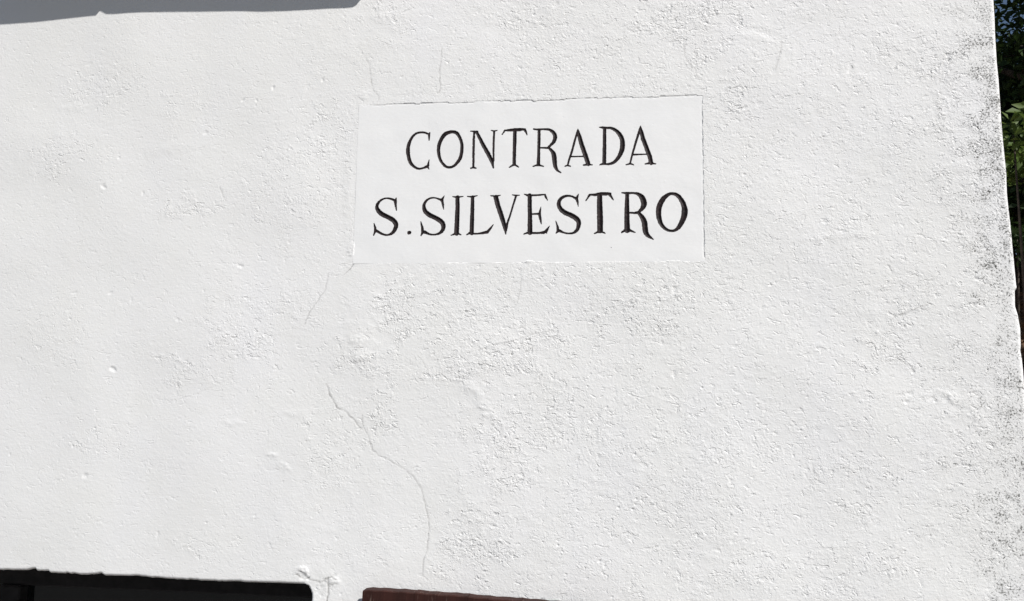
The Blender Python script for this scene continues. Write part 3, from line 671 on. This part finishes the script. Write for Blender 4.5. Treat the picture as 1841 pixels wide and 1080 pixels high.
    up_open = np.minimum(np.minimum(3.95 - Z, Z - 2.875), np.minimum(X + 1.30, -0.40 - X))
    Yv = -H
    def arris(m, r, deep):
        nonlocal Yv
        d = np.clip(-m, 0, None)
        Yv = Yv + np.where((m < 1e-5) & (d < r), (1 - np.sqrt(np.clip(1 - ((r - d) / r) ** 2, 0, 1))) * r, 0)
        Yv = np.where(m > 1e-5, deep, Yv)
    arris(low_open, 0.006, 0.20)
    arris(up_open, 0.006, 0.20)
    arris(mg, 0.0012, 0.008)
    # corner and side wall, appended as more columns
    nc = 9
    cols_x, cols_y, cols_n = [], [], []
    last = Yv[:, -1:]
    exx = ex[:, 0]
    XX = [X]; YY = [Yv]; ZZ = [Z]; GG = [G]; KK = [K]; RR = [RG]
    zr = Z[:, -1:]
    for q in range(1, nc + 1):
        an = (math.pi / 2) * q / nc
        XX.append((exx + CR * math.sin(an))[:, None]); YY.append(last + CR * (1 - math.cos(an)))
        ZZ.append(zr); GG.append(G[:, -1:] * (1 - 0.3 * q / nc)); KK.append(K[:, -1:]); RR.append(RG[:, -1:])
    for q, yb in enumerate((0.03, 0.06, 0.12, 0.3, 0.7, 1.5, 3.0, 4.5)):
        f = (1 - q / 8) if yb < 0.3 else 0
        XX.append((exx + CR)[:, None] * f + 0.985 * (1 - f) + 0 * zr); YY.append(last * 0 + yb); ZZ.append(zr); GG.append(G[:, -1:] * 0.5); KK.append(0 * zr); RR.append(0 * zr + 0.6)
    X, Yv, Z, G, K, RG = (np.concatenate(q, 1) for q in (XX, YY, ZZ, GG, KK, RR))
    ext = X.shape[1] - low_open.shape[1]
    pad = lambda q: np.concatenate([q, np.full((q.shape[0], ext), -1.0)], 1)
    hole = np.maximum(np.maximum(pad(low_open), pad(up_open)), pad(mg))
    V = np.stack([X, Yv, Z], -1).reshape(-1, 3)
    Fq = grid_faces(*X.shape)
    inside = np.minimum(np.minimum(hole[:-1, :-1], hole[:-1, 1:]), np.minimum(hole[1:, :-1], hole[1:, 1:])) > 1e-5
    Fq = Fq[~inside]
    V, Fq, at = compact(V, Fq.reshape(-1, 4), {'grime': G.ravel(), 'crack': K.ravel(), 'rough': RG.ravel()})
    me = mesh_np('wall', V, Fq, M['plaster'], True, at)
    return link(bpy.data.objects.new('wall', me), parent)

# ------------------------------------------------------------------ windows, shutter, sill
def make_window(parent, x0, x1, z0, z1, y, bars):
    w = bpy.data.objects.new('window', None); link(w, parent)
    t = 0.055
    fr = MB()
    fr.box(x0, x1, y, y + 0.05, z1 - t, z1, 0.004); fr.box(x0, x1, y, y + 0.05, z0, z0 + t, 0.004)
    fr.box(x0, x0 + t, y + 0.002, y + 0.048, z0 + t, z1 - t, 0.004); fr.box(x1 - t, x1, y + 0.002, y + 0.048, z0 + t, z1 - t, 0.004)
    fr.build('frame', M['frame'], w)
    n = bars + 1; wd = (x1 - x0 - 2 * t) / n
    for k in range(1, n):
        xc = x0 + t + k * wd
        MB().box(xc - 0.028, xc + 0.028, y - 0.008, y + 0.04, z0 + t, z1 - t, 0.004).build('mullion', M['frame'], w)
    for k in range(n):
        MB().box(x0 + t + k * wd, x0 + t + (k + 1) * wd, y + 0.022, y + 0.026, z0 + t, z1 - t).build('pane', M['glass'], w)
    return w

def make_shutter(parent):
    (xa, za), (xb, zb) = SHUT
    sh = bpy.data.objects.new('shutter', None); link(sh, parent)
    sh['label'] = 'weathered brown wooden shutter folded back against the wall'
    tilt = (zb - za - 0.0042) / (xb - xa)
    sh.location = (xa, -0.045, za); sh.rotation_euler = (0, -math.atan(tilt), R(-0.6))
    W_, n = 0.545, 5
    pw = W_ / n
    tops = [0.0, 0.0004, -0.0006, -0.0012, 0.0]
    for k in range(n):
        b = MB()
        # plank with a slightly worn, stepped top
        m = 9
        x0 = k * pw + 0.0002; x1 = (k + 1) * pw - 0.0002
        xs_ = np.linspace(x0, x1, m)
        tz = tops[k] + 0.0007 * np.sin(xs_ * 170 + k) + 0.0004 * np.sin(xs_ * 410)
        if k == 0: tz[0] -= 0.0032; tz[1] -= 0.0008
        for yy, dz in ((0.0, -0.002), (0.002, 0.0), (0.028, 0.0)):
            for q in range(m):
                b.v.append((xs_[q], yy, tz[q] + dz))
        for yy in (0.0, 0.028):
            for q in range(m):
                b.v.append((xs_[q], yy, -0.76))
        for q in range(m - 1):
            b.f += [(q, q + 1, m + q + 1, m + q), (m + q, m + q + 1, 2 * m + q + 1, 2 * m + q), (3 * m + q, 3 * m + q + 1, q + 1, q),
                    (2 * m + q, 2 * m + q + 1, 4 * m + q + 1, 4 * m + q), (4 * m + q, 4 * m + q + 1, 3 * m + q + 1, 3 * m + q)]
        b.f += [(0, m, 2 * m, 4 * m, 3 * m), (m - 1, 3 * m + m - 1, 4 * m + m - 1, 2 * m + m - 1, m + m - 1)]
        b.build('plank', M['shutter'], sh)
    for zz in (-0.14, -0.64):
        MB().box(0.02, W_ - 0.02, -0.016, -0.0005, zz - 0.045, zz + 0.045, 0.003).build('batten', M['shutter'], sh)
        hg = MB().box(-0.105, 0.30, -0.0215, -0.0165, zz - 0.016, zz + 0.016, 0.0015)
        hg.tube([(-0.108, -0.010, zz - 0.03), (-0.108, -0.010, zz + 0.03)], [0.010, 0.010], 10)
        hg.build('hinge', M['iron'], sh)
    return sh

def make_sill(parent):
    sx = np.array([q[0] for q in SHADE]); sz = np.array([q[1] for q in SHADE])
    P = 0.10
    yw = 0.015 * np.clip(-0.25 - sx, 0, 1.13) ** 2          # the wall bulges back to the left
    t = (P + yw) / -SUN[1]
    xs_ = sx + SUN[0] * t; zs_ = sz + SUN[2] * t
    b = MB(); n = len(xs_)
    zt = 2.872
    xs_[-1] += 0.0
    yb = 0.045
    for i in range(n):
        # bottom front, front face top, top back, bottom back
        b.v += [(xs_[i], -P, zs_[i]), (xs_[i], -P - 0.004, zs_[i] + 0.02), (xs_[i], -P, zt), (xs_[i], yb, zt + 0.004), (xs_[i], yb, max(zs_[:-1].min(), 0) + 0.004)]
    for i in range(n - 1):
        for k in range(5):
            a, c = 5 * i + k, 5 * i + (k + 1) % 5
            b.f.append((a, c, c + 5, a + 5))
    b.f.append((0, 1, 2, 3, 4)); e = 5 * (n - 1); b.f.append((e + 4, e + 3, e + 2, e + 1, e))
    return b.build('window_sill', M['stone'], parent)

house = empty('house', (0, 0, 0))
tag(house, 'white limewashed house with rough cracked plaster and mould-specked corner', 'house')
make_wall(house)
make_window(house, -2.13, -0.43, 0.54, 1.352, 0.20, 1)
make_window(house, -1.31, -0.39, 2.86, 3.96, 0.20, 1)
make_shutter(house)
make_sill(house)
MB().box(-4.48, 0.95, 4.40, 4.48, 0.01, 4.58).build('back_wall', M['inner'], house)
MB().box(-4.60, -4.505, 0.0, 4.48, 0.01, 4.58).build('end_wall', M['plaster'], house)
MB().box(-4.75, 1.10, -0.18, 4.65, 4.605, 4.70, 0.01).build('roof', M['roof'], house)

# ------------------------------------------------------------------ the name plaque with incised letters
def catmull(p, closed):
    p = np.array(p, float); n = len(p); out = []
    idx = range(n) if closed else range(n - 1)
    for i in idx:
        g = (lambda j: p[j % n]) if closed else (lambda j: p[min(max(j, 0), n - 1)])
        a, b, c, d = g(i - 1), g(i), g(i + 1), g(i + 2)
        for t in np.linspace(0, 1, 5)[:-1]:
            out.append(0.5 * (2 * b + (c - a) * t + (2 * a - 5 * b + 4 * c - d) * t * t + (3 * b - a - 3 * c + d) * t ** 3))
    out.append(p[0] if closed else p[-1])
    return np.array(out)

def make_plaque():
    cx, cz = PLQ
    d = 0.0009
    hw, hh = 0.378, PLQ_H / 2 + 0.0025
    xs_ = np.arange(cx - hw - 0.006, cx + hw + d, d); zs_ = np.arange(cz - hh, cz + hh + d, d)
    nz, nx = len(zs_), len(xs_)
    X, Z = np.meshgrid(xs_, zs_)
    S = np.full(X.shape, -0.05); ID = np.full(X.shape, -1)
    for gi, (ch, strokes) in enumerate(GLYPHS):
        for sm, q in strokes:
            p = np.array(q).reshape(-1, 3) / 1000.0; p[:, 0] += cx; p[:, 1] += cz
            if sm: p = catmull(p, sm == 2)
            mg = p[:, 2].max() + 0.004
            j0, j1 = np.searchsorted(xs_, (p[:, 0].min() - mg, p[:, 0].max() + mg)); i0, i1 = np.searchsorted(zs_, (p[:, 1].min() - mg, p[:, 1].max() + mg))
            sl = np.s_[i0:i1, j0:j1]
            x, z = X[sl], Z[sl]; best = S[sl].copy(); bid = ID[sl].copy()
            for k in range(len(p) - 1):
                a, b = p[k], p[k + 1]; ab = b[:2] - a[:2]; L2 = ab @ ab + 1e-12
                t = np.clip(((x - a[0]) * ab[0] + (z - a[1]) * ab[1]) / L2, 0, 1)
                v = a[2] + t * (b[2] - a[2]) - np.hypot(x - a[0] - t * ab[0], z - a[1] - t * ab[1])
                up = v > best; best = np.where(up, v, best); bid = np.where(up, gi, bid)
            S[sl] = best; ID[sl] = bid
    wob = band(nz, nx, d, 0.006, 0.02, seed=31)
    S = S + (0.00022 + 0.00009 * wob) * (np.abs(S) < 0.01)
    low = band(nz, nx, d, 0.06, 0.2, seed=32); br = band(nz, nx, d, 0.004, 0.010, 0.15, 1.0, seed=33); fine = band(nz, nx, d, 0.010, 0.03, seed=34)
    h = 0.00010 * low + 0.000012 * br + 0.000014 * fine
    pt = np.random.default_rng(5)
    for k in range(46):
        x, z = pt.uniform(cx - hw, cx + hw), pt.uniform(cz - hh, cz + hh); rr = pt.uniform(0.0012, 0.0026)
        h += pt.choice([-1, 1], p=[0.6, 0.4]) * 0.00014 * np.exp(-((X - x) ** 2 + (Z - z) ** 2) / rr ** 2)
    mg, top, bot, lft, rgt = plaque_margin(X, Z)
    edge = np.exp(-(np.clip(mg, 0, 1) / 0.0018) ** 2)
    h = h - 0.00022 * edge * np.clip(0.7 + 0.6 * fine, 0, 1.6) * ((mg == rgt - X) | (mg == top - Z))
    # V-cut letters
    h = h - np.where(S > 0, np.minimum(0.42 * S, 0.0024), 0) * (1 + 0.06 * wob)
    gz, gx = np.gradient(S, d); gn = np.hypot(gx, gz) + 1e-6
    k = np.abs(S) < d * 0.45
    X = np.where(k, X - S * gx / gn, X); Z = np.where(k, Z - S * gz / gn, Z)
    S = np.where(k, 0, S)
    tp = smooth01((Z - cz + hh) / (2 * hh)); rt = smooth01((X - cx + hw) / (2 * hw))
    Y = 0.00010 * rt - 0.00012 * (1 - rt) * (1 - tp) + 0.00042 * tp * np.clip(0.6 + 0.6 * np.sin(X * 23 + 1), 0, 1.2) + 0.00006 * rt * np.clip(0.5 + np.sin(Z * 17 + 2.4), 0, 1.5) - h
    V = np.stack([X, Y, Z], -1).reshape(-1, 3)
    Fq = grid_faces(nz, nx)
    sc = (S[:-1, :-1] + S[:-1, 1:] + S[1:, :-1] + S[1:, 1:]) / 4
    ids = np.where(sc > 0, np.maximum(np.maximum(ID[:-1, :-1], ID[1:, 1:]), np.maximum(ID[:-1, 1:], ID[1:, :-1])), -1)
    plq = empty('street_name_plaque', (cx, 0, cz))
    tag(plq, 'smooth white rectangular plaque with incised dark lettering reading CONTRADA S. SILVESTRO', 'plaque')
    off = np.array([cx, 0, cz])
    v, f, _ = compact(V - off, Fq[ids < 0].reshape(-1, 4), {})
    link(bpy.data.objects.new('panel', mesh_np('panel', v, f, M['panel'], False)), plq)
    bpy.data.objects['panel'].data.polygons.foreach_set('use_smooth', np.ones(len(f), bool))
    for gi, (ch, st) in enumerate(GLYPHS):
        ff = Fq[ids == gi]
        if not len(ff): continue
        v, f, _ = compact(V - off, ff.reshape(-1, 4), {})
        nm = 'full_stop' if ch == '.' else 'letter'
        o = link(bpy.data.objects.new(nm, mesh_np(nm, v, f, M['ink'], True)), plq)
        if ch != '.': o['label'] = 'incised dark capital letter ' + ch
    # the dark speck below the lettering
    b = MB(); x0, z0 = 0.1815, -0.150
    b.v.append((x0, -0.0007, z0))
    for q in range(9):
        a = 2 * math.pi * q / 9; rr = 0.0026 * (1 + 0.25 * math.sin(3 * a))
        b.v.append((x0 + 0.8 * rr * math.cos(a), 0.0012, z0 + 1.25 * rr * math.sin(a)))
    b.f = [(0, 1 + q, 1 + (q + 1) % 9) for q in range(9)]
    b.build('paint_spot', M['ink'], plq)
make_plaque()

# ------------------------------------------------------------------ trees and shrubs on the bank
def leaf_cloud(centres, radii, n, size, seed, squash=0.8):
    r = np.random.default_rng(seed)
    k = r.integers(0, len(centres), n)
    c = np.array(centres)[k]; rad = np.array(radii)[k][:, None]
    dirn = r.normal(size=(n, 3)); dirn /= np.linalg.norm(dirn, axis=1)[:, None]
    p = c + dirn * rad * (r.uniform(0, 1, (n, 1)) ** 0.45) * np.array([1, 1, squash])
    nrm = r.normal(size=(n, 3)) + np.array([0, -0.2, 0.9]); nrm /= np.linalg.norm(nrm, axis=1)[:, None]
    u = np.cross(nrm, r.normal(size=(n, 3))); u /= np.linalg.norm(u, axis=1)[:, None]
    w = np.cross(nrm, u)
    s = size * r.uniform(0.6, 1.3, (n, 1))
    # pointed leaf folded along its midrib: 6 vertices, 4 triangles as two quads
    base = p - u * s * 0.5; tip = p + u * s * 0.5 - nrm * s * 0.08
    l = p + w * s * 0.26 + nrm * s * 0.07; rr = p - w * s * 0.26 + nrm * s * 0.07
    V = np.stack([base, rr, tip, l], 1).reshape(-1, 3)
    i = np.arange(n) * 4
    Fq = np.stack([np.stack([i, i + 1, i + 2], 1), np.stack([i, i + 2, i + 3], 1)], 1).reshape(-1, 3)
    return V, Fq

def tree_meshes(seed, hgt, spread, nleaf, lsize):
    r = random.Random(seed)
    tr = MB()
    pts = [(0, 0, -0.4)]; rad = [0.19]
    x = y = 0.0
    for k in range(1, 8):
        x += r.uniform(-0.10, 0.10); y += r.uniform(-0.10, 0.10)
        pts.append((x, y, hgt * 0.78 * k / 7)); rad.append(0.17 * (1 - k / 8.5))
    tr.tube(pts, rad, 9)
    cs, rs = [], []
    for k in range(17):
        f = r.uniform(0.36, 1.0); i = min(6, int(f * 7)); p0 = Vector(pts[i])
        a = k * 2.4 + r.uniform(-0.4, 0.4); L = spread * r.uniform(0.55, 1.05) * (1.1 - 0.5 * f)
        p2 = p0 + Vector((math.cos(a) * L, math.sin(a) * L, r.uniform(0.1, 0.9) + 0.25 * L))
        p1 = (p0 + p2) / 2 + Vector((0, 0, -0.12 + r.uniform(-0.1, 0.2)))
        tr.tube([p0, p1, p2], [0.06 * (1.2 - f * 0.6), 0.035, 0.012], 6)
        for t in (0.5, 0.75, 1.0):
            q = p0.lerp(p2, t) + Vector((r.uniform(-0.3, 0.3), r.uniform(-0.3, 0.3), r.uniform(-0.15, 0.35)))
            cs.append(tuple(q)); rs.append(r.uniform(0.40, 0.85))
            tr.tube([p0.lerp(p2, t * 0.9), q], [0.012, 0.005], 4)
    cs.append(pts[-1]); rs.append(0.8)
    V, Fq = leaf_cloud(cs, rs, nleaf, lsize, seed)
    return tr.mesh('trunk', M['bark'], True), mesh_np('crown', V, Fq, M['leaf'])

tm = [tree_meshes(3, 6.8, 2.3, 8800, 0.105), tree_meshes(8, 6.0, 2.0, 12000, 0.11)]
TREES = [  # x, y, kind, turn, scale, label
    (4.75, 6.4, 0, 20, 1.05, 'dark leafy tree nearest the house corner with sky glints between leaves'),
    (7.0, 8.2, 1, 80, 1.1, 'dark leafy tree on the bank to the right of the nearest tree'),
    (9.0, 11.0, 0, 140, 1.1, 'dark leafy tree higher up the bank behind the grove'),
    (7.4, 6.6, 1, 200, 1.25, 'dark leafy tree far right on the bank shading the others'),
    (7.6, 4.0, 0, 260, 1.1, 'dark leafy tree at the right foot of the bank'),
    (3.0, 12.5, 1, 310, 1.2, 'dark leafy tree at the back left of the grove'),
    (9.8, 5.6, 0, 33, 1.2, 'dark leafy tree at the outer right of the grove'),
    (10.4, 9.6, 1, 120, 1.3, 'dark leafy tree at the back right of the grove')]
for (x, y, k, a, s, lab) in TREES:
    e = empty('tree', (x, y, float(ground_height(np.array(x), np.array(y)))))
    e.rotation_euler.z = R(a); e.scale = (s, s, s)
    tag(e, lab, 'tree', 'trees on the bank behind the house')
    link(bpy.data.objects.new('trunk', tm[k][0]), e); link(bpy.data.objects.new('crown', tm[k][1]), e)

def shrub(x, y, hgt, rad, seed, label, mat, n=1600, size=0.09, lo=0.45, nc=9):
    r = random.Random(seed)
    zz = float(ground_height(np.array(x), np.array(y)))
    e = empty('shrub', (x, y, zz)); tag(e, label, 'shrub', 'shrubs on the bank')
    st = MB(); cs, rs = [], []
    for k in range(nc):
        a = k * 2.4; L = rad * r.uniform(0.3, 0.9); q = Vector((math.cos(a) * L, math.sin(a) * L, hgt * r.uniform(lo, 1.0)))
        st.tube([(0, 0, -0.1), tuple(q * 0.5 + Vector((0, 0, 0.1 * hgt))), tuple(q)], [0.018, 0.012, 0.005], 5)
        cs.append(tuple(q)); rs.append(r.uniform(0.2, 0.4) * rad + 0.08)
    st.build('stem', M['bark'], e, True)
    V, Fq = leaf_cloud(cs, rs, n, size, seed)
    link(bpy.data.objects.new('foliage', mesh_np('foliage', V, Fq, mat)), e)
shrub(3.12, 4.55, 2.85, 0.50, 4, 'bright green shrub right beside the mouldy wall corner', M['leaf2'], 900, 0.09, 0.92)
shrub(3.60, 5.8, 1.65, 0.35, 5, 'dull green shrub halfway down the corner edge', M['leaf'], 400, 0.09, 0.8)
shrub(3.0, 4.9, 0.5, 0.6, 6, 'low green plants on the brown bank near the corner', M['leaf2'], 700, 0.07)
shrub(5.3, 8.7, 3.0, 1.0, 7, 'tall dark shrub deep in the shade of the trees', M['leaf'], 8000, 0.11, 0.1, 34)
shrub(4.45, 7.3, 2.7, 0.95, 9, 'dense dark shrub filling the gap between the wall corner and the tree crown', M['leaf'], 7000, 0.10, 0.2, 30)
shrub(6.3, 10.2, 3.2, 1.3, 12, 'dark bushy shrub furthest back behind the dense shrub', M['leaf'], 8000, 0.12, 0.1, 34)
# fallen leaves over the bank
def litter():
    r = np.random.default_rng(77); n = 16000
    x = r.uniform(1.6, 7.5, n); y = r.uniform(2.6, 10.5, n); z = ground_height(x, y) + 0.02
    V, Fq = leaf_cloud(np.stack([x, y, z], 1), np.full(n, 0.03), n, 0.09, 78)
    o = link(bpy.data.objects.new('leaf_litter', mesh_np('leaf_litter', V, Fq, M['dry'])))
    tag(o, 'brown fallen leaves covering the bank under the trees', 'leaf litter', kind='stuff')
litter()
